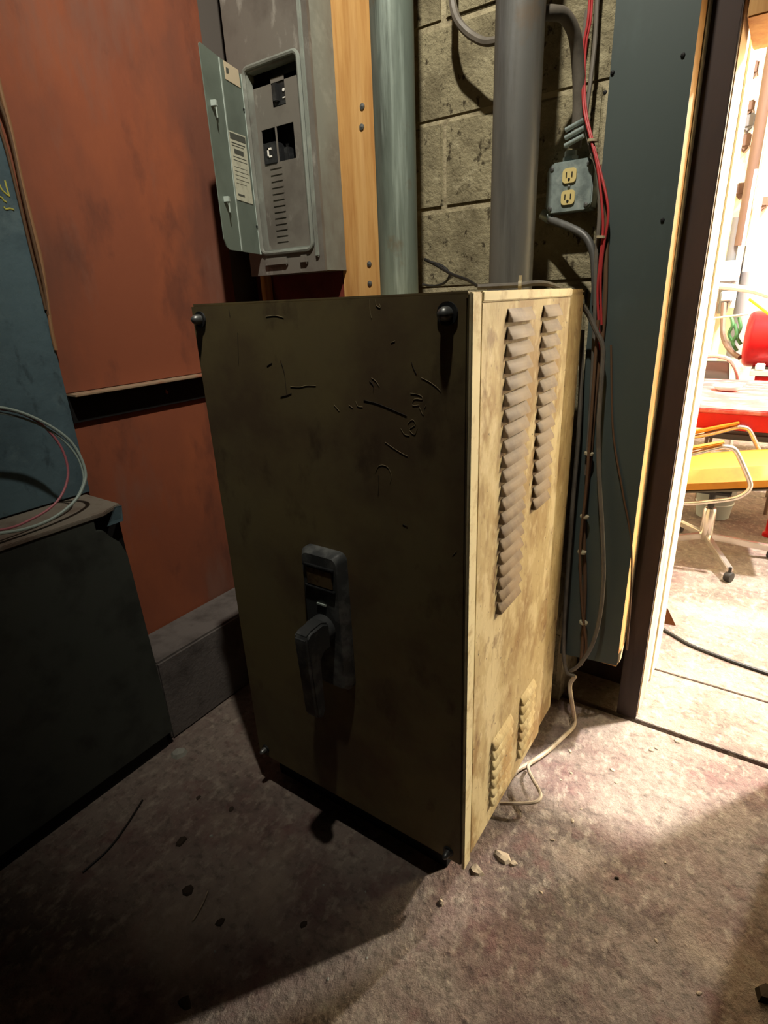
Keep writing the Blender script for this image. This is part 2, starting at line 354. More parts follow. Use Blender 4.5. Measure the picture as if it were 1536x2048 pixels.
# right side: corner strip (edge of the front pan) and the big louvered sheet
mb = MB(); mb.box(-.004, .0045, .004, .040, .036, T_+.001); mb.build('corner_strip', 'edge', cab, bevel=.002)
mb = MB(); mb.box(-.026, .002, .046, .552, .048, T_-.016)
sp = mb.build('side_panel', 'side', cab, bevel=.002)
mb = MB(); mb.box(-.006, .006, .043, .55, T_-.016, T_+.002); mb.build('top_flange', 'edge', cab, bevel=.002)
for y in (.06, .58):
    mb = MB(); mb.box(-W_+.02, -.075, y, y+.05, FZ, .05); mb.build('base_rail', 'black', cab)
def louver_mb(y0, y1, d=.0125, h=.0245):
    """hood: flush at its top, standing out at its lip, rounded ends, open below"""
    mb = MB(); e = .006; n = 5
    rows = []
    for k in range(n):
        t = k/(n-1); x = d*math.sin(t*math.pi/2*.92); z = -h*t
        ins = e*(1-t)*0.5
        rows.append([(0.0, y0+ins, z), (x*.72, y0+ins+.002, z), (x, y0+ins+e, z), (x, y1-ins-e, z), (x*.72, y1-ins-.002, z), (0.0, y1-ins, z)])
    v = [q for r in rows for q in r]
    f = [(i*6+k, i*6+k+1, (i+1)*6+k+1, (i+1)*6+k) for i in range(n-1) for k in range(5)]
    # inner skin gives the sheet its thickness
    rows2 = [[(max(-.001, q[0]-.0026), q[1], q[2]) for q in r] for r in rows]
    o = len(v); v2 = [q for r in rows2 for q in r]
    f += [(o+i*6+k, o+(i+1)*6+k, o+(i+1)*6+k+1, o+i*6+k+1) for i in range(n-1) for k in range(5)]
    f += [((n-1)*6+k, (n-1)*6+k+1, o+(n-1)*6+k+1, o+(n-1)*6+k) for k in range(5)]
    mb.add(v+v2, f); return mb
def louver_column(y0, y1, ztop, count, step, m='louver'):
    first = None
    for k in range(count):
        if first is None:
            first = louver_mb(y0, y1).build('louver', m, None, smooth=True); first.parent = cab
            first.location = Vector((.002, 0, ztop))-ORG[cab.name]
        else: share(first, 'louver', cab, Vector((.002, 0, ztop-k*step))-ORG[cab.name])
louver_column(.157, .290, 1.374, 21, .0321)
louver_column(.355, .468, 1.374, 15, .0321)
louver_column(.157, .290, .325, 7, .0321, 'side')
louver_column(.355, .468, .325, 7, .0321, 'side')
# bolts
for (x, z, r) in ((-.0405, 1.373, .016), (-.694, 1.374, .0145), (-.038, .0815, .011), (-.690, .0835, .011)):
    mb = MB(); mb.lathe([(r*.0, .002), (r*1.25, .002), (r*1.25, -.004), (0.001, -.004)], (x, 0, z), 20, (0, 1, 0))
    ws = mb.build('washer', 'blackplastic', cab)
    mb = MB(); mb.lathe([(r*.78, 0), (r*.78, -.012), (r*.66, -.02), (r*.35, -.025), (.0005, -.026)], (x, 0, z), 16, (0, 1, 0))
    mb.build('bolt', 'steel', cab, smooth=True)
# handle base plate (wedge with raised rim), nameplate, lever
def rrect(cx, cz, hw, hh, r, y, n=5):
    pts = []
    for (sx, sz, a0) in ((1, 1, 0), (-1, 1, 90), (-1, -1, 180), (1, -1, 270)):
        for k in range(n+1):
            a = math.radians(a0+90*k/n); pts.append((cx+sx*(hw-r)+r*math.cos(a), y, cz+sz*(hh-r)+r*math.sin(a)))
    return pts
def loft(rings, name, m, parent, smooth=False, bevel=0):
    mb = MB(); n = len(rings[0]); v = [q for r in rings for q in r]
    f = [(i*n+k, i*n+(k+1) % n, (i+1)*n+(k+1) % n, (i+1)*n+k) for i in range(len(rings)-1) for k in range(n)]
    f += [tuple(range(n))[::-1], tuple(range((len(rings)-1)*n, len(rings)*n))]
    mb.add(v, f); return mb.build(name, m, parent, bevel=bevel, smooth=smooth)
hcx, hcz = -.366, .668
pl = loft([rrect(hcx, hcz, .063, .190, .020, 0.0), rrect(hcx, hcz, .063, .190, .020, -.016), rrect(hcx, hcz, .052, .180, .016, -.030)],
          'handle_plate', 'handle', cab, smooth=True)
mb = MB(); mb.box(hcx-.040, hcx+.040, -.033, -.029, .768, .816)
npt = mb.build('nameplate', 'brass', pl, bevel=.002); tag(npt, 'small tarnished brass nameplate')
for z in (.818, .761):
    mb = MB(); mb.box(hcx-.046, hcx+.046, -.036, -.029, z, z+.005); mb.build('nameplate_rim', 'blackplastic', pl, bevel=.001)
mb = MB(); mb.box(hcx-.014, hcx+.014, -.034, -.029, .718, .722); mb.build('indicator_mark', 'bead', pl)
mb = MB(); mb.lathe([(.036, 0), (.036, -.05), (.030, -.056), (.0005, -.056)], (hcx, -.012, .655), 24, (0, 1, 0)); mb.build('hub', 'handle', pl, smooth=True)
# lever: arm comes out of the hub and turns down
prof = [(-.050, .690), (-.075, .702), (-.118, .700), (-.132, .690), (-.134, .675), (-.124, .47), (-.114, .450), (-.098, .450), (-.088, .47), (-.088, .610), (-.076, .622), (-.050, .622)]
mb = MB(); mb.prism([(hcx-.004, y, z) for y, z in prof], (.042, 0, 0)); mb.build('lever', 'handle', cab, bevel=.006, seg=3, smooth=True)
# scratched marks on the front sheet, traced stroke by stroke
def cs(x, y): return at(360+x*.390625, 560+y*.390625, 1, -.0005)
def strokes(lst, r, name, m, parent):
    mb = MB()
    for st in lst:
        mb.tube([cs(*q) for q in st], r, 4, 5)
    return tag(mb.build(name, m, parent), kind='stuff')
pale = [[(440, 186), (490, 182), (530, 192)], [(970, 100), (972, 150), (980, 195)], [(1000, 100), (1005, 130), (1025, 140), (1020, 120)],
        [(565, 545), (610, 548), (650, 540), (695, 541)], [(980, 500), (1005, 520), (1020, 545)], [(1235, 500), (1275, 520), (1310, 545), (1335, 570)],
        [(1180, 580), (1230, 590), (1240, 610), (1200, 610), (1190, 640), (1225, 640)], [(1130, 760), (1150, 790), (1175, 795)],
        [(1165, 735), (1190, 715), (1205, 740), (1175, 765), (1200, 790), (1215, 760)], [(1225, 650), (1245, 690), (1250, 660), (1260, 640)],
        [(1050, 830), (1100, 865), (1145, 892), (1165, 902)], [(1000, 985), (1020, 950), (1060, 955), (1082, 1000), (1075, 1040)],
        [(900, 620), (910, 645), (935, 650)], [(865, 640), (885, 655)], [(1395, 1410), (1415, 1390)], [(1080, 320), (1100, 312)], [(790, 640), (815, 670)]]
dark = [[(515, 410), (535, 480), (545, 585)], [(515, 598), (545, 590), (570, 580)], [(970, 515), (990, 540), (990, 570)], [(1015, 1000), (1018, 1050), (1014, 1105)],
        [(940, 615), (1010, 632), (1090, 665), (1160, 695)], [(445, 440), (470, 425)], [(250, 150), (256, 185)], [(1185, 420), (1195, 450), (1210, 480)], [(295, 270), (300, 430)], [(1140, 1250), (1165, 1262)]]
strokes(pale, .00042, 'scratch_marks', 'scratch', fp)
strokes(dark, .0006, 'dark_marks', 'scratchdark', fp)

# ================================================================ CONDUITS, WALL CABLES
def conduit(name, x, y, r, m, label):
    mb = MB(); mb.lathe([(r, .001), (r, CEIL-T_-.002)], (x, y, T_), 40)
    return tag(mb.build(name, m, smooth=True, loc=(x, y, T_)), label, 'conduit')
conduit('conduit_pipe', -.5225, .60, .0565, 'conduit', 'thick greenish steel conduit beside the pine board')
conduit('conduit_pipe', -.1745, .60, .0560, 'conduitgrey', 'thick grey steel conduit nearest the outlet box')
def cable(name, pts, r, m, label, cat='cable', group=None, n=8, sub=8):
    o = MB().tube(pts, r, n, sub).build(name, m, None, smooth=True, loc=min(pts, key=lambda q: q[2]))
    return tag(o, label, cat, group)
cable('cable_loop', path([(905, -40, 1, .80), (906, 10, 1, .80), (918, 45, 1, .79), (945, 72, 1, .79), (980, 84, 1, .78), (1020, 60, 1, .78), (1050, -30, 1, .80)]), .011, 'greywire', 'dark cable hanging in a loop between the two conduits')
cable('thin_black_wire', path([(850, 519, 1, .62), (872, 530, 1, .60), (905, 549, 1, .58), (935, 560, 1, .56), (955, 572, 1, .52), (975, 574, 1, .50)]), .0045, 'blackwire', 'thin black wire sticking up behind the cabinet top')
cable('thin_black_wire', path([(862, 524, 1, .60), (885, 532, 1, .60), (899, 548, 1, .60), (890, 565, 1, .60), (868, 572, 1, .60), (845, 569, 1, .60)]), .0035, 'blackwire', 'short curled black wire end at the left of the cabinet top cables')
cable('grey_cable', path([(955, 574, 1, .44), (1000, 572, 1, .47), (1040, 570, 1, .50), (1075, 566, 1, .53), (1105, 571, 1, .57), (1140, 590, 1, .66), (1172, 622, 1, .715), (1192, 662, 1, .73), (1206, 697, 1, .735), (1203, 760, 1, .735), (1197, 850, 1, .73), (1198, 950, 1, .73), (1204, 1050, 1, .73), (1207, 1150, 1, .73), (1200, 1230, 1, .73), (1184, 1290, 1, .735), (1160, 1328, 1, .74), (1142, 1342, 1, .75)]), .0065, 'greywire', 'grey cable running over the cabinet top and down beside it')
tie1 = at(1040, 570, 1, .50)
mb = MB(); mb.lathe([(.0085, -.004), (.0105, -.004), (.0105, .004), (.0085, .004)], tie1, 12, (1, .3, 0)); mb.box(tie1.x-.003, tie1.x+.003, tie1.y-.003, tie1.y+.003, tie1.z+.007, tie1.z+.022)
tag(mb.build('cable_tie', 'tie', loc=tie1), 'pale cable tie on the grey cable over the cabinet top', 'cable tie')
# flexible conduit into the outlet box
flex = path([(1085, 26, 1, .66), (1105, 26, 1, .68), (1130, 33, 1, .72), (1149, 70, 1, .76), (1156, 130, 1, .79), (1158, 200, 1, .81), (1155, 255, 1, .82), (1150, 296, 1, .83)])
fx = thing('flexible_conduit', 'brownish flexible conduit arching from grey pipe down to the outlet box', 'conduit', flex[-1])
MB().tube(flex, .0155, 12, 8).build('hose', 'greywire', fx, smooth=True)
mb = MB(); c = at(1152, 268, 1, .815)
for dz in (.018, 0, -.018):
    mb.cyl(c+Vector((-.026, -.006, dz-.006)), c+Vector((.024, -.012, dz+.008)), .006, n=10)
mb.build('clamp', 'galv', fx, smooth=True)
# outlet box
oy = .815
ox0, ox1, oz0, oz1 = -.166, -.040, 1.603, 1.727
ob = thing('outlet_box', 'square galvanised outlet box with yellowed duplex receptacle', 'outlet', ((ox0+ox1)/2, .85, oz0))
mb = MB(); mb.box(ox0+.004, ox1-.004, oy+.008, WY-.003, oz0+.004, oz1-.004); mb.build('box', 'galv', ob, bevel=.006)
oc = Vector(((ox0+ox1)/2, 0, (oz0+oz1)/2)); hw = (ox1-ox0)/2; hh = (oz1-oz0)/2; ch = .016
poly = [(hw-ch, hh), (hw, hh-ch), (hw, -hh+ch), (hw-ch, -hh), (-hw+ch, -hh), (-hw, -hh+ch), (-hw, hh-ch), (-hw+ch, hh)]
mb = MB(); mb.prism([(oc.x+a, oy-.004, oc.z+b) for a, b in poly], (0, .012, 0)); mb.build('cover', 'galv', ob, bevel=.003)
for s in (1, -1):
    for q in (1, -1):
        mb = MB(); mb.lathe([(.0055, 0), (.0055, -.004), (.0005, -.005)], (oc.x+s*(hw-.014), oy-.003, oc.z+q*(hh-.014)), 10, (0, 1, 0)); mb.build('screw', 'steel', ob)
for dz in (.026, -.026):
    ring = [Vector(q) for q in rrect(oc.x, oc.z+dz, .0185, .0175, .010, oy-.003)]
    rc = loft([ring, [q+Vector((0, -.006, 0)) for q in ring]], 'receptacle', 'ivory', ob)
    mb = MB(); mb.box(oc.x-.009, oc.x-.0062, oy-.0105, oy-.008, oc.z+dz-.004, oc.z+dz+.008); mb.box(oc.x+.0062, oc.x+.009, oy-.0105, oy-.008, oc.z+dz-.004, oc.z+dz+.008)
    mb.lathe([(.0032, 0), (.0032, -.0025)], (oc.x, oy-.008, oc.z+dz-.009), 10, (0, 1, 0)); mb.build('slot', 'black', rc)
mb = MB(); mb.lathe([(.004, 0), (.004, -.004), (.0005, -.005)], (oc.x, oy-.003, oc.z), 10, (0, 1, 0)); mb.build('center_screw', 'steel', ob)
mb = MB(); mb.cyl((oc.x-.012, .845, oz1-.004), (oc.x-.012, .845, oz1+.028), .016); mb.cyl((oc.x-.012, .845, oz1+.006), (oc.x-.012, .845, oz1+.014), .021, n=6); mb.build('connector', 'galv', ob, smooth=True)
low = path([(1093, 436, 1, .83), (1112, 444, 1, .82), (1142, 456, 1, .80), (1170, 473, 1, .79), (1186, 505, 1, .785), (1190, 550, 1, .78), (1192, 610, 1, .775)])
lc = thing('flexible_hose', 'grey flexible hose leaving the lower corner of the outlet box', 'conduit', low[-1])
MB().tube(low, .0105, 12, 8).build('hose', 'conduitgrey', lc, smooth=True)
mb = MB(); mb.cyl(low[0]+Vector((-.014, 0, .012)), low[0]+Vector((.012, 0, -.004)), .0135); mb.build('connector', 'galv', lc, smooth=True)
# red and grey wires
rw = [[(1181, -30, 1, .80), (1176, 40, 1, .80), (1167, 90, 1, .80), (1165, 150, 1, .80), (1168, 220, 1, .79), (1182, 280, 1, .77), (1194, 330, 1, .76), (1203, 400, 1, .755), (1206, 460, 1, .755), (1200, 520, 1, .755), (1195, 580, 1, .755), (1197, 640, 1, .755), (1200, 700, 1, .757)],
      [(1186, -30, 1, .805), (1181, 40, 1, .805), (1172, 90, 1, .805), (1169, 150, 1, .805), (1172, 220, 1, .795), (1186, 285, 1, .775), (1200, 340, 1, .76), (1214, 400, 1, .75), (1216, 440, 1, .75), (1207, 495, 1, .752), (1201, 560, 1, .755), (1203, 650, 1, .757)]]
cable('red_wire', path(rw[0]), .0032, 'redwire', 'red wire lying on the left of the pair below the outlet box', 'wire')
cable('red_wire', path(rw[1]), .0032, 'redwire', 'red wire bowing out to the right of the pair past the outlet box', 'wire')
gw = [([(1196, -30, 1, .83), (1190, 80, 1, .83), (1180, 170, 1, .82), (1172, 240, 1, .81), (1180, 290, 1, .79), (1196, 350, 1, .77), (1199, 430, 1, .765), (1192, 520, 1, .765), (1190, 620, 1, .765), (1182, 800, 1, .765), (1172, 950, 1, .765)], .0055, 'greywire', 'grey cable just left of the red wires'),
      ([(1203, 330, 1, .79), (1213, 420, 1, .775), (1212, 520, 1, .77), (1208, 640, 1, .77), (1190, 800, 1, .77), (1180, 920, 1, .77), (1168, 1040, 1, .77), (1170, 1180, 1, .77), (1162, 1330, 1, .77)], .0058, 'brownwire', 'brown cable behind the red wires along the grey sheet'),
      ([(1196, 640, 1, .75), (1180, 870, 1, .745), (1172, 980, 1, .745), (1160, 1100, 1, .745), (1165, 1220, 1, .745), (1172, 1300, 1, .75), (1150, 1340, 1, .75)], .0045, 'brownwire', 'thin brown wire in the dark gap behind the cabinet'),
      ([(1165, 660, 1, .74), (1158, 850, 1, .74), (1146, 1000, 1, .74), (1135, 1150, 1, .74), (1127, 1280, 1, .74), (1132, 1340, 1, .745), (1150, 1352, 1, .75)], .0065, 'greywire', 'grey cord hanging closest to the cabinet rear edge'),
      ([(1174, 20, 1, .84), (1160, 120, 1, .845), (1150, 200, 1, .85), (1146, 270, 1, .85)], .005, 'greywire', 'thin grey cable on the blocks behind the flexible conduit')]
for pts, r, m, lab in gw: cable('wall_cable', path(pts), r, m, lab)
for (px, py, yv, lab) in ((1203, 474, .755, 'pale tie around the red wires under the outlet box'), (1186, 281, .775, 'pale tie around the red wires above the outlet box'), (1178, 907, .755, 'pale tie on the brown cables, highest in the dark gap'), (1169, 1033, .755, 'pale tie on the brown cables at mid height of the cabinet'), (1164, 1104, .755, 'pale tie on the brown cables, third down in the gap'), (1167, 1245, .755, 'pale tie on the brown cables, lowest in the gap')):
    c = at(px, py, 1, yv); mb = MB(); mb.lathe([(.011, -.003), (.0135, -.003), (.0135, .003), (.011, .003)], c, 14, (.1, 0, 1))
    tag(mb.build('cable_tie', 'tie', loc=c), lab, 'cable tie')
# grey steel sheet on a stud
gs = thing('steel_sheet', 'narrow grey green steel sheet screwed to a wooden stud by the doorway', 'panel', (.08, .80, .22))
mb = MB(); mb.prism([(-.012, .780, .215), (.176, .780, .235), (.165, .780, CEIL-.05), (-.012, .780, CEIL-.05)], (0, .003, 0)); mb.build('sheet', 'greysheet', gs)
mb = MB(); mb.prism([(.125, .784, .225), (.174, .784, .225), (.163, .784, CEIL-.05), (.125, .784, CEIL-.05)], (0, .092, 0)); mb.build('stud', 'ply', gs, bevel=.002)
mb = MB(); mb.prism([(.158, .786, .225), (.181, .786, .245), (.184, .786, .30), (.170, .786, .26)], (0, .03, 0)); mb.build('splinter', 'jambwood', gs)
for (px, py) in ((1225, 145), (1366, 110), (1212, 430), (1325, 440), (1210, 185)):
    p = at(px, py, 1, .779); mb = MB(); mb.lathe([(.005, 0), (.004, -.003), (.0005, -.004)], p, 10, (0, 1, 0)); mb.build('screw', 'black', gs)
cable('thin_dark_cord', path([(1222, 690, 1, .772), (1226, 860, 1, .772), (1245, 980, 1, .772), (1262, 1080, 1, .78), (1262, 1180, 1, .79), (1254, 1300, 1, .80)]), .0028, 'brownwire', 'thin dark cord dangling down the grey sheet to the stud', 'cord')
# pine board and red plywood behind the panel
mb = MB(); mb.box(-.905, -.640, .822, WY-.004, 1.0, CEIL-.02)
pb = mb.build('pine_board', 'ply', bevel=.002, loc=(-.77, .85, 1.0)); tag(pb, 'upright orange pine board between breaker panel and green conduit', 'board')
for (px, py) in ((725, 213), (724, 254), (740, 567), (739, 528)):
    p = at(px, py, 1, .8215); mb = MB(); mb.lathe([(.009, 0), (.009, -.003), (.0005, -.006)], p, 12, (0, 1, 0)); mb.build('nail', 'steel', pb)
mb = MB(); mb.box(WX+.002, -.908, .822, WY-.004, .26, CEIL-.02)
tag(mb.build('plywood_backboard', 'redback', loc=(-1.12, .85, .26)), 'dark red plywood behind and below the breaker panel', 'board')
mb = MB(); mb.box(-1.285, -1.262, .78, .821, 1.3, CEIL-.02)
tag(mb.build('wood_batten', 'ply', bevel=.002, loc=(-1.27, .80, 1.3)), 'thin pine batten along the left of the breaker panel', 'batten')

# ================================================================ BREAKER PANEL
PYF = .70
px0, px1, pz0 = -1.245, -.886, 1.503
bp = thing('breaker_panel', 'grey breaker panel with its door hanging open', 'breaker panel', (-1.065, .76, pz0))
mb = MB(); mb.box(px1-.004, px1, PYF+.012, .820, pz0, 2.62); mb.box(px0+.004, px0+.008, PYF+.012, .820, pz0, 2.62); mb.box(px0+.008, px1-.004, PYF+.012, .820, pz0, pz0+.004); mb.box(px0+.008, px1-.004, .816, .820, pz0, 2.62); mb.build('tub', 'tub', bp)
# cover: frame around the breaker opening
ix0, ix1, iz0, iz1 = -1.165, -.935, 1.578, 2.118
mb = MB()
mb.box(px0, ix0, PYF, PYF+.012, pz0-.002, 2.62); mb.box(ix1, px1+.001, PYF, PYF+.012, pz0-.002, 2.62)
mb.box(ix0, ix1, PYF, PYF+.012, pz0-.002, iz0); mb.box(ix0, ix1, PYF, PYF+.012, iz1, 2.62)
mb.build('cover', 'tubdark', bp)
# bead round the opening: rounded raised rim
ring = [Vector(q) for q in rrect((ix0+ix1)/2, (iz0+iz1)/2, (ix1-ix0)/2+.006, (iz1-iz0)/2+.006, .022, PYF-.004)]
MB().tube(ring+[ring[0], ring[1]], .0075, 8, 1).build('rim', 'tub', bp, smooth=True)
mb = MB(); mb.box(ix0, ix0+.006, PYF, PYF+.03, iz0, iz1); mb.box(ix1-.006, ix1, PYF, PYF+.03, iz0, iz1); mb.box(ix0, ix1, PYF, PYF+.03, iz0, iz0+.006); mb.box(ix0, ix1, PYF, PYF+.03, iz1-.006, iz1); mb.build('liner', 'tub', bp)
# long ridge and foot pads pressed into the cover
mb = MB(); mb.prism([(-.918, PYF, 1.545), (-.902, PYF, 1.545), (-.902, PYF, 2.62), (-.918, PYF, 2.62)], (0, -.010, 0)); mb.build('ridge', 'tub', bp, bevel=.004)
for (x0, x1) in ((-1.16, -1.05), (-.99, -.955)):
    mb = MB(); mb.box(x0, x1, PYF-.012, PYF+.001, 1.528, 1.556); mb.build('pressed_foot', 'tubdark', bp, bevel=.005)
mb = MB(); mb.lathe([(.005, 0), (.005, -.002), (.0005, -.003)], at(633, 479, 1, PYF), 12, (0, 1, 0)); mb.build('knockout_hole', 'black', bp)
# dead front with openings; strips leave the openings free
dy = PYF+.022
def dz_at(px, py): return at(px, py, 1, dy)
o1a, o1b = dz_at(523, 268), dz_at(552, 325)      # left opening
o2a, o2b = dz_at(556, 252), dz_at(592, 312)      # right opening
ma, mb_ = dz_at(541, 158), dz_at(572, 208)       # main breaker window
zt, zb_ = max(o1a.z, o2a.z), min(o1b.z, o2b.z)
lx0, lx1 = o1a.x, (o1b.x+o2a.x)/2-.003
rx0, rx1 = (o1b.x+o2a.x)/2+.003, o2b.x
mx0, mx1, mz0, mz1 = ma.x-.002, mb_.x, mb_.z, ma.z
mb = MB(); y0, y1 = dy, dy+.003
def strip(x0, x1, z0, z1): mb.box(x0, x1, y0, y1, z0, z1)
topz = iz1-.045
strip(ix0, ix1, mz1, topz); strip(ix0, mx0, mz0, mz1); strip(mx1, ix1, mz0, mz1)
strip(ix0, ix1, zt, mz0); strip(ix0, lx0, zb_, zt); strip(lx1, rx0, zb_, zt); strip(rx1, ix1, zb_, zt); strip(ix0, ix1, iz0, zb_)
df = mb.build('dead_front', 'tubdark', bp)
mb = MB(); mb.box(ix0, ix1, .80, .806, iz0, iz1); mb.build('tub_back', 'black', bp)
# main breaker
mb = MB(); mb.box(mx0+.003, mx1-.002, dy+.004, dy+.05, mz0+.002, mz1-.002)
mk = mb.build('main_breaker', 'blackplastic', bp, bevel=.002)
mb = MB(); mb.box(mx0+.010, mx0+.030, dy-.010, dy+.006, mz0+.012, mz1-.016); mb.build('toggle', 'blackplastic', mk, bevel=.003)
c = dz_at(566, 179); mb = MB(); mb.lathe([(.0048, 0), (.0048, -.003)], (c.x, dy+.004, c.z), 14, (0, 1, 0)); mb.box(c.x-.006, c.x+.006, dy+.001, dy+.004, c.z-.022, c.z-.019); mb.build('rating_mark', 'white', mk)
# branch breaker with white bracket mark, neighbour breaker
c = dz_at(541, 306)
mb = MB(); mb.box(lx0+.004, lx1-.001, dy-.004, dy+.05, zb_-.002, c.z+.030); bk = mb.build('breaker', 'blackplastic', bp, bevel=.002)
mb = MB(); mb.box(c.x-.009, c.x-.003, dy-.006, dy-.003, c.z-.014, c.z+.014); mb.box(c.x-.009, c.x+.010, dy-.006, dy-.003, c.z+.008, c.z+.014); mb.box(c.x-.009, c.x+.010, dy-.006, dy-.003, c.z-.014, c.z-.009); mb.build('bracket_mark', 'white', bk)
mb = MB(); mb.box(rx0+.004, rx0+.028, dy+.02, dy+.05, zb_, zb_+.045); mb.build('breaker', 'blackplastic', bp, bevel=.004)
# knock-out slots in the row below: raised tabs with gaps
tz1, tz0 = zb_-.012, iz0+.035
nt_ = 13
for k in range(nt_):
    z = tz1-(tz1-tz0)*k/(nt_-1); mb = MB()
    mb.box(-1.115, -1.060, dy-.003, dy+.001, z-.0065, z+.0045); mb.build('twistout_tab', 'tubdark', df, bevel=.0015)
# the door, swung out on its left hinge
H0, H1, H2 = Vector((-1.178, .694, 0)), Vector((-1.122, .552, 0)), Vector((-1.080, .444, 0))
dz0, dz1 = 1.572, 2.112
def dpt(s, z, off=0):
    d = (H2-H0).normalized(); nrm = Vector((-d.y, d.x, 0))     # inner face normal looks to +x
    if nrm.x < 0: nrm = -nrm
    p = H0+d*s+nrm*off; return Vector((p.x, p.y, z))
wd = (H2-H0).length; s1 = (H1-H0).length
poly = [(0, dz0), (wd-.03, dz0), (wd-.012, dz0+.008), (wd, dz0+.03), (wd, dz1-.006), (wd-.006, dz1), (0, dz1)]
nrm = dpt(0, 0, 1)-dpt(0, 0, 0)
mb = MB(); mb.prism([dpt(s, z, -.003) for s, z in poly], nrm*.003)
dr = mb.build('door', 'paneldoor', bp)
mb = MB(); mb.prism([dpt(s1-.003, dz0+.002, 0), dpt(s1+.003, dz0+.002, 0), dpt(s1+.003, dz1-.002, 0), dpt(s1-.003, dz1-.002, 0)], nrm*.002); mb.build('crease', 'bead', dr)
mb = MB(); mb.tube([dpt(.0, dz0, 0), dpt(0, dz1, 0)], .006, 8, 1); mb.build('hinge', 'bead', dr, smooth=True)
def dquad(pts4):
    """label corners from the photo, dropped on the door plane"""
    out = []
    n = nrm
    for (px, py) in pts4:
        r = RGT*((px-PX0)/F_PX)+DWN*((py-PY0)/F_PX)+fwd
        t = (dpt(0, 0, .0006)-CAM).dot(n)/r.dot(n); out.append(CAM+r*t)
    return out
lb = dquad([(446, 120), (476, 140), (481, 176), (451, 158)])
mb = MB(); mb.prism(lb, nrm*.0008); l1 = mb.build('sticker', 'labelpink', dr)
q = dquad([(451, 134), (456, 137), (457, 147), (452, 146)]); mb = MB(); mb.prism([p+nrm*.0008 for p in q], nrm*.0006); mb.build('print', 'print', dr)
lb = dquad([(456, 260), (490, 273), (506, 409), (474, 399)])
mb = MB(); mb.prism(lb, nrm*.0008); l2 = mb.build('wiring_label', 'label', dr)
def lerp2(u, v):
    a = lb[0].lerp(lb[1], u); b = lb[3].lerp(lb[2], u); return a.lerp(b, v)
mb = MB()
def bar(u0, u1, v0, v1): mb.prism([lerp2(u0, v0)+nrm*.0008, lerp2(u1, v0)+nrm*.0008, lerp2(u1, v1)+nrm*.0008, lerp2(u0, v1)+nrm*.0008], nrm*.0004)
bar(.05, .97, .02, .11); bar(.1, .9, .15, .165); bar(.1, .8, .19, .2); bar(.2, .75, .24, .31); bar(.1, .9, .35, .36); bar(.1, .9, .4, .408); bar(.1, .85, .5, .506); bar(.1, .9, .56, .566); bar(.1, .8, .62, .626); bar(.1, .9, .68, .686); bar(.1, .7, .74, .746); bar(.1, .5, .9, .93)
mb.build('print', 'print', dr)
for (px, py) in ((423, 207), (449, 399)):
    c = dquad([(px, py)])[0]
    d = (H2-H0).normalized()
    mb = MB(); mb.obox(c+nrm*.008, d*.006, nrm*.009, Vector((0, 0, .008))); mb.obox(c+nrm*.014+Vector((0, 0, -.016)), d*.002, nrm*.002, Vector((0, 0, .022)))
    mb.build('latch', 'bead', dr, bevel=.001)
for (px, py) in ((487, 219), (513, 453)):
    c = dquad([(px, py)])[0]; mb = MB(); mb.lathe([(.004, 0), (.004, .003), (.0005, .004)], c, 10, nrm); mb.build('rivet', 'black', dr)

# ================================================================ LEFT: ENCLOSURE, TEAL SHEET, WIRES
bx = -1.12
en = thing('charcoal_enclosure', 'waist high charcoal steel enclosure with dusty lid against the left wall', 'enclosure', (-1.25, -.7, FZ))
E_ = lambda px, py: (at(px, py, 0, bx).y, at(px, py, 0, bx).z)
prof = [(-1.7, -.012), (-.052, -.012)]+[E_(*q) for q in ((256, 1110), (240, 1084), (222, 1074), (208, 1062), (193, 1062), (187, 1037))]+[(-1.7, .838)]
mb = MB(); mb.prism([(bx, y, z) for y, z in prof], (-.225, 0, 0)); mb.build('body', 'darkbox', en, bevel=.002)
mb = MB(); mb.box(-1.315, bx-.03, -1.65, -.058, .6, .836); mb.build('notch_shade', 'black', en)  # black box added so the torn corner looks shaded inside
mb = MB(); mb.prism([(bx+.004, -1.7, .838), (bx+.004, -.115, .838), (bx-.006, -.100, .838), (bx-.03, -.046, .838), (WX+.005, -.046, .838), (WX+.005, -1.7, .838)], (0, 0, .012)); mb.build('lid', 'dustlid', en, bevel=.002)
mb = MB(); mb.prism([at(229, 1014, 0, bx+.002), at(243, 1011, 0, bx-.012), at(246, 1042, 0, bx-.004), at(214, 1053, 0, bx+.008)], (-.002, .002, 0)); mb.build('bent_flap', 'teal', en)
mb = MB(); mb.box(bx-.18, bx-.02, -1.68, -.07, FZ, -.012); mb.build('plinth', 'black', en)
mb = MB(); mb.prism([(WX+.003, -1.6, .855), (WX+.003, -.034, .855), (WX+.003, -.034, 3.2), (WX+.003, -1.6, 3.2)], (.014, 0, 0))
ts = mb.build('teal_sheet', 'teal', bevel=.002, loc=(WX, -.8, .855)); tag(ts, 'blue teal steel cabinet side with yellow crayon marks above the enclosure', 'cabinet side')
def tc_(x, y): return at(0+x*.3418, 160+y*.3418, 0, WX+.0175)
mb = MB()
for st in ([(28, 588), (42, 640), (55, 682)], [(-10, 600), (10, 640), (28, 660), (50, 678)], [(-8, 680), (12, 690), (22, 705), (38, 715)], [(22, 742), (34, 756), (58, 752), (82, 760)]):
    mb.tube([tc_(*q) for q in st], .0022, 5, 5)
mb.build('crayon_mark', 'chalk', ts)
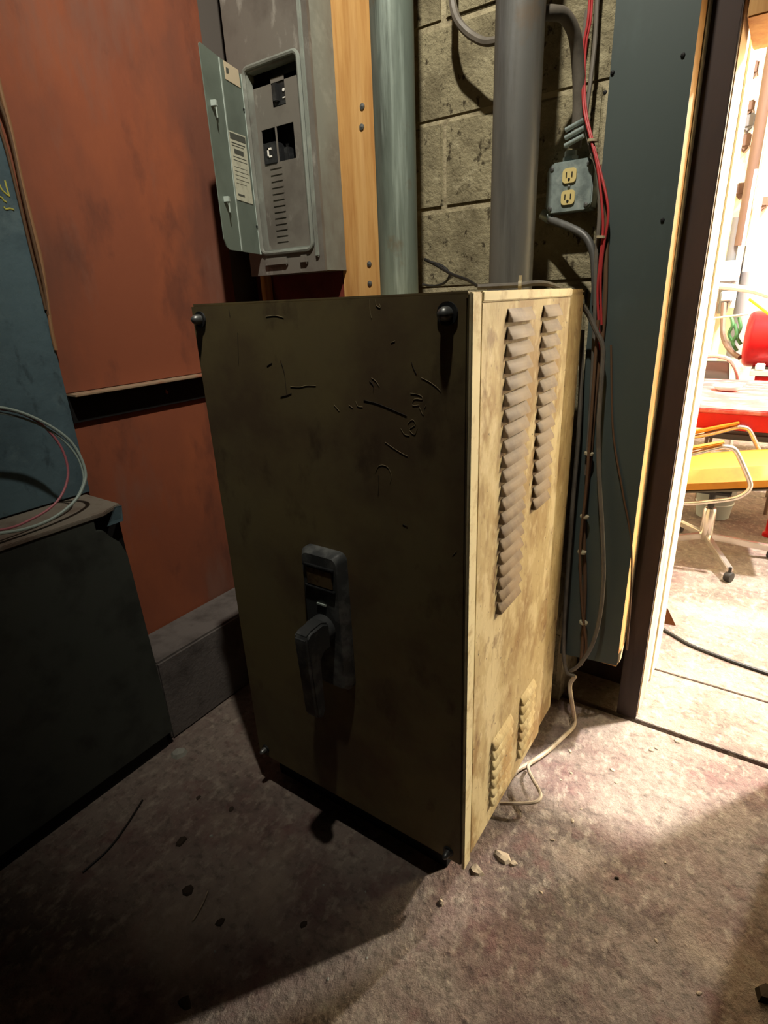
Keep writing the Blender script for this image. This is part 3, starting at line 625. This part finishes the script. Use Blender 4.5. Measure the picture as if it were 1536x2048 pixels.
wl_ = [([(-10, 130), (5, 195), (22, 260), (38, 340), (55, 410), (70, 470), (82, 520), (90, 570), (97, 620), (104, 665), (112, 700)], .0055, 'tanwire', 'tan cable sagging down the red wall beside the teal sheet'),
       ([(-8, 185), (12, 240), (28, 300), (42, 370), (58, 440), (74, 510), (88, 570), (97, 630)], .0048, 'brownwire', 'brown cable on the red wall between tan cable and teal sheet'),
       ([(-6, 240), (10, 290), (26, 350), (44, 425), (62, 500), (80, 570), (92, 620)], .0040, 'brownwire', 'brown cable on the red wall hugging the teal sheet edge')]
for pts, r, m, lab in wl_: cable('wall_cable', [at(px, py, 0, WX+.022) for px, py in pts], r, m, lab)
# coil of wires leaning on the lid: ring in a tilted plane through points of the photo
def ring_pts(pp):
    p = [at(px, py, ax, v) for px, py, ax, v in pp]; a, b = p[0], p[-1]
    d = a-b; out = Vector((0, -.20, 0))
    return p+[b+d*.04+out*.6, b+d*.25+out*1.0, b+d*.55+out*1.15, b+d*.85+out*.85, a+out*.35, a]
coilA = [(-60, 812, 0, -1.215), (0, 815, 0, -1.213), (50, 828, 0, -1.208), (100, 852, 0, -1.200), (138, 880, 0, -1.192), (160, 912, 0, -1.184), (171, 945, 0, -1.175), (168, 968, 0, -1.168), (155, 995, 0, -1.160), (130, 1020, 0, -1.152), (95, 1042, 0, -1.145), (50, 1058, 0, -1.138), (0, 1067, 0, -1.13), (-60, 1075, 0, -1.125)]
coilB = [(-60, 820, 0, -1.222), (0, 826, 0, -1.220), (50, 838, 0, -1.216), (95, 858, 0, -1.208), (130, 884, 0, -1.200), (155, 915, 0, -1.190), (166, 945, 0, -1.182), (166, 968, 0, -1.174), (150, 1000, 0, -1.166), (124, 1024, 0, -1.158), (90, 1044, 0, -1.15), (45, 1059, 0, -1.143), (0, 1065, 0, -1.137), (-60, 1071, 0, -1.13)]
coilC = [(-60, 812, 0, -1.220), (0, 818, 0, -1.22), (40, 826, 0, -1.218), (78, 845, 0, -1.214), (108, 874, 0, -1.207), (127, 905, 0, -1.20), (136, 940, 0, -1.192), (132, 970, 0, -1.184), (118, 998, 0, -1.176), (95, 1020, 0, -1.168), (60, 1040, 0, -1.16), (20, 1056, 0, -1.152), (-50, 1068, 0, -1.14)]
co = [('coiled_wire', coilA, .0042, 'palegreenwire', 'pale wire forming the outermost turn of the coil on the enclosure'),
      ('coiled_wire', coilB, .0030, 'palegreenwire', 'thin pale wire just inside the outer turn of the coil'),
      ('coiled_wire', coilC, .0034, 'pinkwire', 'pink wire forming the inner turn of the coil on the enclosure')]
for nme, pp, r, m, lab in co: cable(nme, ring_pts(pp), r, m, lab, 'wire', 'coil of wires on the enclosure lid')

# ================================================================ CORD AND DEBRIS ON THE FLOOR
def fl(px, py, z=.004): return at(px, py, 2, FZ+z)
cordA = [at(1150, 1352, 1, .75), at(1140, 1370, 1, .745), at(1143, 1400, 1, .73), fl(1148, 1432, .05), fl(1147, 1452, .02), fl(1128, 1472, .014), fl(1095, 1502, .012), fl(1060, 1526, .012), fl(1035, 1540, .012), fl(1015, 1562, .012)]
cable('floor_cord', cordA, .0075, 'palewire', 'pale grey cord coming down from the gap and lying along the cabinet foot', 'cord')
cordB = [fl(1062, 1524, .035), fl(1056, 1535, .045), fl(1064, 1556, .05), fl(1078, 1580, .05), fl(1081, 1594, .048), fl(1070, 1604, .045), fl(1040, 1607, .04), fl(1000, 1607, .03)]
cable('floor_cord', cordB, .0055, 'palewire', 'thin pale cord looping out from under the louvered side', 'cord')
cable('floor_cord', [fl(1325, 1258, .012), fl(1345, 1270, .010), fl(1380, 1290, .010), fl(1430, 1310, .010), fl(1490, 1332, .010), fl(1560, 1356, .010), fl(1640, 1390, .010)], .0085, 'blackwire', 'black cord crossing the shop floor beyond the doorway', 'cord')
def chip(px, py, s, m, name, label, cat, group=None, flat=.4):
    p = fl(px, py, 0); mb = MB(); n = 7
    base = [(s*random.uniform(.7, 1.1)*math.cos(2*math.pi*k/n), s*random.uniform(.45, .8)*math.sin(2*math.pi*k/n)) for k in range(n)]
    a = random.uniform(0, 3); ca, sa = math.cos(a), math.sin(a)
    base = [(x*ca-y*sa, x*sa+y*ca) for x, y in base]
    if p.y > FY: p.z = FZ+.004
    v = [p+Vector((x, y, 0)) for x, y in base]+[p+Vector((x*.75, y*.75, s*flat*random.uniform(.6, 1.1))) for x, y in base]+[p+Vector((0, 0, s*flat*1.1))]
    f = [(k, (k+1) % n, n+(k+1) % n, n+k) for k in range(n)]+[(n+k, n+(k+1) % n, 2*n) for k in range(n)]+[tuple(range(n))[::-1]]
    mb.add(v, f); return tag(mb.build(name, m, loc=p), label, cat, group)
chip(882, 1806, .011, 'stone', 'pebble', 'rounded pebble at the edge of the dark shadow near the cabinet corner', 'pebble', flat=.8)
chip(1234, 1757, .007, 'leaf', 'pebble', 'dark pebble on the lit floor right of the cabinet', 'pebble', flat=.8)
for (px, py, s) in ((1303, 1500, .014), (1312, 1497, .009), (1353, 1483, .012), (1225, 1541, .010), (1140, 1503, .010), (1142, 1546, .007), (1122, 1560, .006), (1162, 1618, .006), (1146, 1642, .009), (1232, 1566, .007), (1082, 1785, .006), (1105, 1680, .009), (1330, 1725, .006), (1312, 1882, .007), (1398, 1987, .009)):
    chip(px, py, s, 'stone', 'concrete_chip', 'small pale concrete chip lying on the lit floor', 'chip', 'concrete chips scattered on the lit floor')
for (px, py, s, lab) in ((362, 1684, .022, 'largest dry dark leaf, in the middle of the shadowed floor'), (462, 1619, .013, 'small dry leaf nearest the handle shadow on the floor'), (397, 1595, .011, 'smallest dry leaf, farthest back between enclosure and cabinet'), (375, 1781, .022, 'broad dry leaf lying beside the thin straw'), (369, 2006, .02, 'dry leaf at the lower edge of the picture'), (440, 1845, .014, 'small dry leaf just below the thin straw'), (608, 1848, .012, 'small dry leaf in front of the cabinet, rightmost of the leaves')):
    chip(px, py, s, 'leaf', 'dry_leaf', lab, 'leaf', 'dry leaves on the shadowed floor', flat=.25)
for (px, py, s) in ((422, 1672, .007), (647, 1770, .004), (731, 1784, .004), (656, 1958, .005), (734, 1916, .004), (430, 1903, .005)):
    chip(px, py, s, 'paper', 'white_crumb', 'tiny white crumb on the shadowed floor', 'crumb', 'white crumbs on the shadowed floor')
# torn flakes at the cabinet corner
chip(1003, 1714, .030, 'stone', 'mortar_flake', 'longest crumbly flake of mortar right of the cabinet front corner', 'flake', flat=.3)
chip(953, 1740, .026, 'stone', 'mortar_flake', 'flake of mortar touching the cabinet front corner', 'flake', flat=.3)
chip(1028, 1728, .014, 'stone', 'mortar_flake', 'small mortar flake at the right end of the crumbly heap', 'flake', flat=.4)
chip(358, 1508, .034, 'paper', 'torn_paper', 'crumpled scrap of paper at the foot of the enclosure', 'scrap', flat=.45)
chip(1534, 1990, .030, 'leaf', 'dark_rag', 'dark rag at the right edge of the floor', 'rag', flat=.5)
cable('dark_string', [fl(165, 1745, .004), fl(215, 1700, .004), fl(250, 1655, .004), fl(285, 1600, .004)], .003, 'blackwire', 'dark string on the floor along the enclosure', 'string')
cable('straw', [fl(385, 1842, .004), fl(403, 1812, .006), fl(416, 1782, .004)], .002, 'stone', 'thin straw among the leaves on the shadowed floor', 'straw')
mb = MB(); c = fl(1345, 1235, .004); mb.prism([fl(1318, 1245, .004), fl(1352, 1252, .004), fl(1338, 1222, .07), fl(1322, 1195, .12)], (-.03, .03, 0))
tag(mb.build('wood_wedge', 'rustwood', loc=(c.x, c.y, FZ+.004)), 'rusty brown wedge on the floor behind the door jamb', 'wedge')

# ================================================================ SHOP BEYOND THE DOOR
GZ = FZ+.004
# office chair
ca_, cen = math.radians(8), Vector((.277, 2.577, GZ))
def L(x, y, z): return cen+Vector((x*math.cos(ca_)-y*math.sin(ca_), x*math.sin(ca_)+y*math.cos(ca_), z))*1.053
ch_ = thing('office_chair', 'mustard yellow office chair with chrome arm loops on a caster base', 'chair', cen)
def cushion(name, x0, x1, y0, y1, zf, th, m, tilt):
    nx, ny = 10, 8; top = []; bot = []
    for i in range(nx+1):
        for jy in range(ny+1):
            u, v = i/nx, jy/ny; x = x0+(x1-x0)*u; y = y0+(y1-y0)*v
            e = (1-abs(2*u-1)**6)*(1-abs(2*v-1)**6); z = zf+tilt*(x-x0)
            top.append(L(x, y, z+th*(.35+.65*e**.5 if e > 0 else .35))); bot.append(L(x, y, z))
    n1 = (nx+1)*(ny+1); idx = lambda i, jy: i*(ny+1)+jy
    f = []
    for i in range(nx):
        for jy in range(ny):
            q = (idx(i, jy), idx(i+1, jy), idx(i+1, jy+1), idx(i, jy+1)); f.append(q); f.append(tuple(n1+k for k in q[::-1]))
    rim = [idx(i, 0) for i in range(nx+1)]+[idx(nx, jy) for jy in range(1, ny+1)]+[idx(i, ny) for i in range(nx-1, -1, -1)]+[idx(0, jy) for jy in range(ny-1, 0, -1)]
    for a, b in zip(rim, rim[1:]+rim[:1]): f.append((a, n1+a, n1+b, b))
    mb = MB(); mb.add(top+bot, f); return mb.build(name, m, ch_, smooth=True)
cushion('seat', -.26, .34, -.215, .215, .405, .10, 'yellow', .16)
cushion('seat_shell', -.27, .34, -.20, .20, .385, .022, 'greyseat', .15)
mb = MB(); mb.prism([L(-.24, -.20, .46), L(-.24, .20, .46), L(-.36, .20, .86), L(-.36, -.20, .86)], L(.05, 0, .012)-L(0, 0, 0)); mb.build('backrest', 'yellow', ch_, bevel=.015)
mb = MB(); mb.prism([L(-.255, -.19, .45), L(-.255, .19, .45), L(-.375, .19, .86), L(-.375, -.19, .86)], L(.012, 0, .003)-L(0, 0, 0)); mb.build('back_shell', 'greyseat', ch_, bevel=.004)
for s in (-.24, .24):
    loop = [(-.28, .36), (-.14, .362), (-.02, .388), (.07, .415), (.11, .445), (.125, .475), (.118, .51), (.07, .60), (.035, .655), (0, .668), (-.04, .66), (-.14, .622), (-.26, .585), (-.30, .545), (-.305, .45), (-.28, .362)]
    dxs = 0 if s < 0 else .10
    o = MB().tube([L(x+dxs, s, z) for x, z in loop], .0125, 10, 6).build('arm_loop', 'chrome', ch_, smooth=True)
    mb = MB(); mb.prism([L(x+dxs, s-.026, z) for x, z in ((-.26, .606), (-.02, .684), (-.012, .698), (-.26, .624))], L(0, .052, 0)-L(0, 0, 0)); mb.build('arm_pad', 'yellow', ch_, bevel=.006)
mb = MB(); mb.cyl(L(0, 0, .28), L(0, 0, .41), .018); mb.build('post', 'wheel', ch_, smooth=True)
mb = MB(); mb.lathe([(.030, .09), (.034, .12), (.034, .27), (.028, .285), (.018, .29)], cen, 20); mb.build('column', 'chrome', ch_, smooth=True)
mb = MB(); mb.box(cen.x-.09, cen.x+.09, cen.y-.09, cen.y+.09, GZ+.392, GZ+.407); mb.build('seat_mount', 'wheel', ch_)
def caster(tip):
    mb = MB(); mb.cyl(tip+Vector((0, 0, .02)), tip+Vector((0, 0, -.012)), .008); mb.lathe([(.012, -.018), (.026, -.016), (.028, 0), (.026, .016), (.012, .018)], Vector((tip.x, tip.y, GZ+.028)), 16, (1, -.5, 0)); mb.build('caster', 'wheel', ch_, smooth=True)
for (tx, ty) in ((.43, 2.26), (.61, 2.68), (.115, 2.85), (-.055, 2.43)):
    tip = Vector((tx, ty, GZ+.062)); a = cen+Vector((0, 0, .115)); d = (tip-a).normalized(); sd = d.cross(Vector((0, 0, 1))).normalized()*.016
    mb = MB(); mb.prism([a-sd+Vector((0, 0, -.018)), a+sd+Vector((0, 0, -.018)), a+sd+Vector((0, 0, .018)), a-sd+Vector((0, 0, .018))], tip-a); mb.build('base_leg', 'chrome', ch_, bevel=.004)
    caster(tip)
# red table
tb = thing('red_table', 'red steel work table with worn pinkish top and red apron', 'table', (.5, 3.48, GZ))
mb = MB(); mb.box(-.6, 1.75, 2.85, 4.11, .700, .728); mb.build('table_top', 'redtop', tb, bevel=.006)
mb = MB(); mb.box(-.58, 1.73, 2.865, 2.89, .605, .700); mb.build('apron', 'redpaint', tb, bevel=.003)
mb = MB(); mb.box(-.58, 1.73, 4.07, 4.095, .605, .700); mb.build('apron', 'redpaint', tb, bevel=.003)
for (x, y) in ((.595, 3.04), (1.65, 3.04), (1.65, 3.95), (-.5, 3.95), (-.5, 3.04)):
    mb = MB(); mb.cyl((x, y, GZ), (x, y, .700), .028); mb.lathe([(.04, 0), (.04, .02), (.028, .03)], (x, y, GZ), 16); mb.build('leg', 'redpaint', tb, smooth=True)
# ashtray on table
c = Vector((.203, 3.56, .729))
bw = thing('glass_dish', 'white glass dish standing on the red table', 'dish', c)
mb = MB(); mb.lathe([(.05, 0), (.072, .008), (.085, .03), (.088, .032), (.080, .03), (.064, .012), (.0005, .010)], c, 24); mb.build('bowl', 'white', bw, smooth=True)
mb = MB(); mb.tube([c+Vector((-.06, -.02, .035)), c+Vector((.0, .01, .034)), c+Vector((.10, .03, .04))], .008, 8, 6); mb.build('spoon', 'chrome', bw, smooth=True)
# bucket under table
c = Vector((.262, 3.26, GZ))
bu = thing('metal_bucket', 'galvanised bucket on the floor under the red table', 'bucket', c)
mb = MB(); mb.lathe([(.095, 0), (.10, .004), (.125, .25), (.130, .255), (.120, .25), (.094, .012), (.0005, .010)], c, 28); mb.build('pail', 'bucketgrey', bu, smooth=True)
mb = MB(); mb.lathe([(.112, .10), (.116, .104), (.113, .108)], c, 28); mb.build('rib', 'bucketgrey', bu, smooth=True)
# second chair, dark, pushed under the far side of the arms
s2 = thing('tubular_chair', 'dark chair pushed under the red table behind the yellow one', 'chair', (.36, 3.64, GZ))
mb = MB(); mb.box(.12, .58, 3.42, 3.86, .42, .48); mb.build('seat', 'greyseat', s2, bevel=.02)
for (x, y) in ((.14, 3.44), (.56, 3.44), (.14, 3.84), (.56, 3.84)):
    mb = MB(); mb.cyl((x, y, GZ), (x, y, .43), .012); mb.build('leg', 'pipebrown', s2, smooth=True)
mb = MB(); mb.cyl((.14, 3.44, .15), (.56, 3.44, .15), .010); mb.build('stretcher', 'pipebrown', s2, smooth=True)
# chair behind the table, only its back shows
c3 = at(1437, 738, 1, 4.30)
s3 = thing('steel_chair', 'grey upholstered chair with curved chrome back behind the red table', 'chair', (c3.x, 4.40, GZ))
mb = MB(); mb.tube([(c3.x-.20, 4.27, .40), (c3.x-.19, 4.23, .66), (c3.x-.16, 4.20, .83), (c3.x-.08, 4.19, .885), (c3.x+.03, 4.19, .88), (c3.x+.10, 4.20, .83), (c3.x+.15, 4.23, .69), (c3.x+.17, 4.27, .40)], .016, 10, 8); mb.build('back_tube', 'chrome', s3, smooth=True)
mb = MB(); mb.prism([(c3.x-.16, 4.22, .54), (c3.x+.11, 4.22, .54), (c3.x+.07, 4.20, .85), (c3.x-.13, 4.20, .85)], (0, .03, 0)); mb.build('back_pad', 'greyseat', s3, bevel=.01)
mb = MB(); mb.box(c3.x-.2, c3.x+.2, 4.27, 4.62, .37, .42); mb.build('seat', 'greyseat', s3, bevel=.015)
for (x, y) in ((c3.x-.18, 4.29), (c3.x+.17, 4.29), (c3.x-.18, 4.60), (c3.x+.17, 4.60)):
    mb = MB(); mb.cyl((x, y, GZ), (x, y, .37), .012); mb.build('leg', 'chrome', s3, smooth=True)
# red tank machine
tk = thing('red_tank', 'bright red horizontal tank on a red stand behind the table', 'tank', (.7, 5.05, GZ))
mb = MB(); mb.lathe([(.0005, -.475), (.15, -.472), (.205, -.462), (.226, -.44), (.232, -.41), (.232, .5), (.0005, .5)], (.66, 5.05, .95), 32, (1, 0, 0)); mb.build('tank_body', 'redpaint', tk, smooth=True)
mb = MB(); mb.box(.32, 1.2, 4.85, 5.25, .38, .67); mb.build('stand', 'redpaint', tk, bevel=.01)
mb = MB(); mb.box(.28, 1.22, 4.80, 5.30, .67, .715); mb.build('stand_plate', 'bead', tk, bevel=.004)
mb = MB(); mb.box(.31, .38, 4.80, 4.86, .715, .77); mb.build('foot_bracket', 'pipewhite', tk, bevel=.008)
for (x, y) in ((.55, 4.88), (1.16, 4.88), (.55, 5.22), (1.16, 5.22)):
    mb = MB(); mb.box(x-.02, x+.02, y-.02, y+.02, GZ, .38); mb.build('leg', 'redpaint', tk)
# wall services of the shop
SY = 5.45
def vpipe(name, px, py, r, m, z0, z1, label, y=SY):
    p = at(px, py, 1, y); o = MB().cyl((p.x, y, z0), (p.x, y, z1), r, n=14).build(name, m, None, smooth=True, loc=(p.x, y, z0))
    return tag(o, label, 'pipe')
vpipe('wall_pipe', 1512, 300, .045, 'pipebrown', 1.72, 4.4, 'broad brown pipe high on the shop wall', 5.40)
vpipe('wall_pipe', 1524, 360, .030, 'pipewhite', 1.5, 4.4, 'white pipe right of the broad brown pipe', 5.36)
vpipe('wall_pipe', 1470, 470, .040, 'pipegrey', 1.15, 1.95, 'grey pipe above the upper grey box', 5.42)
vpipe('wall_pipe', 1488, 470, .022, 'pipewhite', 1.2, 2.3, 'thin white pipe between grey pipe and grey duct', 5.38)
vpipe('wall_pipe', 1452, 480, .020, 'pipewhite', .8, 2.2, 'thin white pipe nearest the door jamb', 5.42)
vpipe('wall_duct', 1500, 520, .06, 'pipegrey', .75, 1.72, 'grey duct behind the horizontal white pipe', 5.50)
for (x0, y0, x1, y1, lab) in ((1440, 522, 1474, 565, 'upper grey electrical box on the shop wall'), (1442, 582, 1464, 604, 'lower small grey electrical box on the shop wall')):
    a = at(x0, y0, 1, 5.30); b = at(x1, y1, 1, 5.30)
    t = thing('electrical_box', lab, 'electrical box', ((a.x+b.x)/2, 5.36, b.z))
    mb = MB(); mb.box(a.x, b.x, 5.30, 5.59, b.z, a.z); mb.build('box', 'boxgrey', t, bevel=.01)
    mb = MB(); mb.box(a.x+.012, b.x-.012, 5.288, 5.30, b.z+.012, a.z-.012); mb.build('lid', 'pipewhite' if y0 > 550 else 'boxgrey', t, bevel=.004)
p0, p1, p2 = at(1405, 571, 1, 5.0), at(1500, 580, 1, 5.0), at(1560, 596, 1, 4.95)
cable('horizontal_pipe', [p0-Vector((.6, 0, 0)), p0, p1, p2, p2+Vector((.5, 0, -.1))], .026, 'pipewhite', 'long white pipe running across in front of the grey boxes', 'pipe')
cable('yellow_rod', [at(1499, 598, 1, 4.5), at(1536, 626, 1, 4.45), at(1600, 675, 1, 4.4)], .012, 'yellowrod', 'bright yellow rod leaning above the red tank', 'rod', sub=1)
cable('strung_wire', [at(1424, 637, 1, 4.9), at(1497, 628, 1, 4.9)], .008, 'jambpaint', 'thin cream bar left of the red tank', 'bar', sub=1)
cable('drain_hose', [at(1448, 606, 1, 5.3), at(1446, 640, 1, 5.25), at(1446, 670, 1, 5.2), at(1454, 692, 1, 5.1), at(1468, 708, 1, 5.0), at(1480, 715, 1, 4.95)], .022, 'pipebrown', 'brown hose curving down from the lower grey box', 'hose')
for k, (px, py) in enumerate(((1462, 650), (1470, 668), (1478, 655))):
    cable('green_hose', [at(px, py-20, 1, 5.1), at(px+3, py, 1, 5.08), at(px-4, py+18, 1, 5.1), at(px+4, py+34, 1, 5.1)], .014, 'green', ['green hose loop left of the red tank, leftmost', 'green hose loop left of the red tank, middle', 'green hose loop left of the red tank, rightmost'][k], 'hose', 'green hoses by the red tank')
# dark gaps, pale brackets high on the shop wall
for k, (x0, y0, x1, y1, m, lab) in enumerate(((1488, 202, 1508, 220, 'pipebrown', 'dark bracket on the shop wall, top of the column of fittings'), (1487, 228, 1508, 252, 'pipegrey', 'grey fitting on the shop wall below the dark bracket'), (1482, 268, 1500, 292, 'pipebrown', 'brown fitting on the shop wall, third in the column'), (1474, 366, 1492, 388, 'pipebrown', 'brown pipe clamp on the shop wall above the grey pipe'), (1503, 122, 1515, 145, 'pipebrown', 'reddish fitting high on the shop wall near the lintel'), (1514, 395, 1536, 412, 'pipebrown', 'brown fitting right of the white pipe'))):
    a = at(x0, y0, 1, 5.45); b = at(x1, y1, 1, 5.45)
    mb = MB(); mb.box(a.x, b.x, 5.45, 5.60, b.z, a.z); mb.prism([(a.x, 5.45, b.z), (b.x, 5.45, b.z), ((a.x+b.x)/2, 5.45, b.z-.04)], (0, .1, 0))
    tag(mb.build('wall_fitting', m, bevel=.01, loc=((a.x+b.x)/2, 5.5, b.z)), lab, 'fitting')
cable('hanging_cable', [at(1520, 95, 1, 5.59), at(1505, 160, 1, 5.5), at(1498, 200, 1, 5.52), at(1494, 270, 1, 5.59)], .016, 'pipewhite', 'pale cable tangled high on the shop wall', 'cable')

# ================================================================ LAMPS (out of the picture)
def lamp(name, loc, zc, label, shade):
    t = thing(name, label, 'lamp', loc)
    p = Vector(loc); r = shade
    mb = MB(); mb.cyl(p+Vector((0, 0, .20)), Vector((p.x, p.y, zc)), .006, n=8); mb.build('cord', 'blackwire', t)
    mb = MB(); mb.lathe([(.018, .10), (.024, .12), (.024, .19), (.008, .21)], p, 16); mb.build('socket', 'lampsteel', t, smooth=True)
    mb = MB(); mb.lathe([(r, .05), (r*.75, .10), (r*.3, .17), (r*.3, .172), (r*.78, .103), (r*1.02, .05)], p, 28); mb.build('shade', 'lampsteel', t, smooth=True)
    mb = MB(); mb.lathe([(.0005, .045), (.016, .05), (.024, .066), (.020, .085), (.012, .105)], p, 16); mb.build('bulb', 'warmglass', t, smooth=True)
t = thing('reflector_lamp', 'reflector lamp hanging over the cabinet, aimed at the panel wall', 'lamp', LAMP_A)
ad = (AIM_A-LAMP_A).normalized()
mb = MB(); mb.cyl(LAMP_A-ad*.12, Vector((LAMP_A.x-ad.x*.12, LAMP_A.y-ad.y*.12, CEIL)), .006, n=8); mb.build('cord', 'blackwire', t)
mb = MB(); mb.lathe([(.075, -.06), (.055, -.10), (.022, -.14), (.022, -.142), (.058, -.104), (.078, -.06)], LAMP_A, 28, ad); mb.build('reflector', 'lampsteel', t, smooth=True)
mb = MB(); mb.lathe([(.0005, -.062), (.024, -.07), (.030, -.085), (.018, -.12)], LAMP_A, 16, ad); mb.build('bulb', 'warmglass', t, smooth=True)
lamp('high_bay_lamp', LAMP_B, 7.2, 'high bay lamp under the shop ceiling', .3)
lamp('pendant_lamp', LAMP_C, 7.2, 'low pendant lamp above the yellow chair', .2)
lamp('pendant_lamp', LAMP_D, 7.2, 'pendant lamp above the red tank', .2)
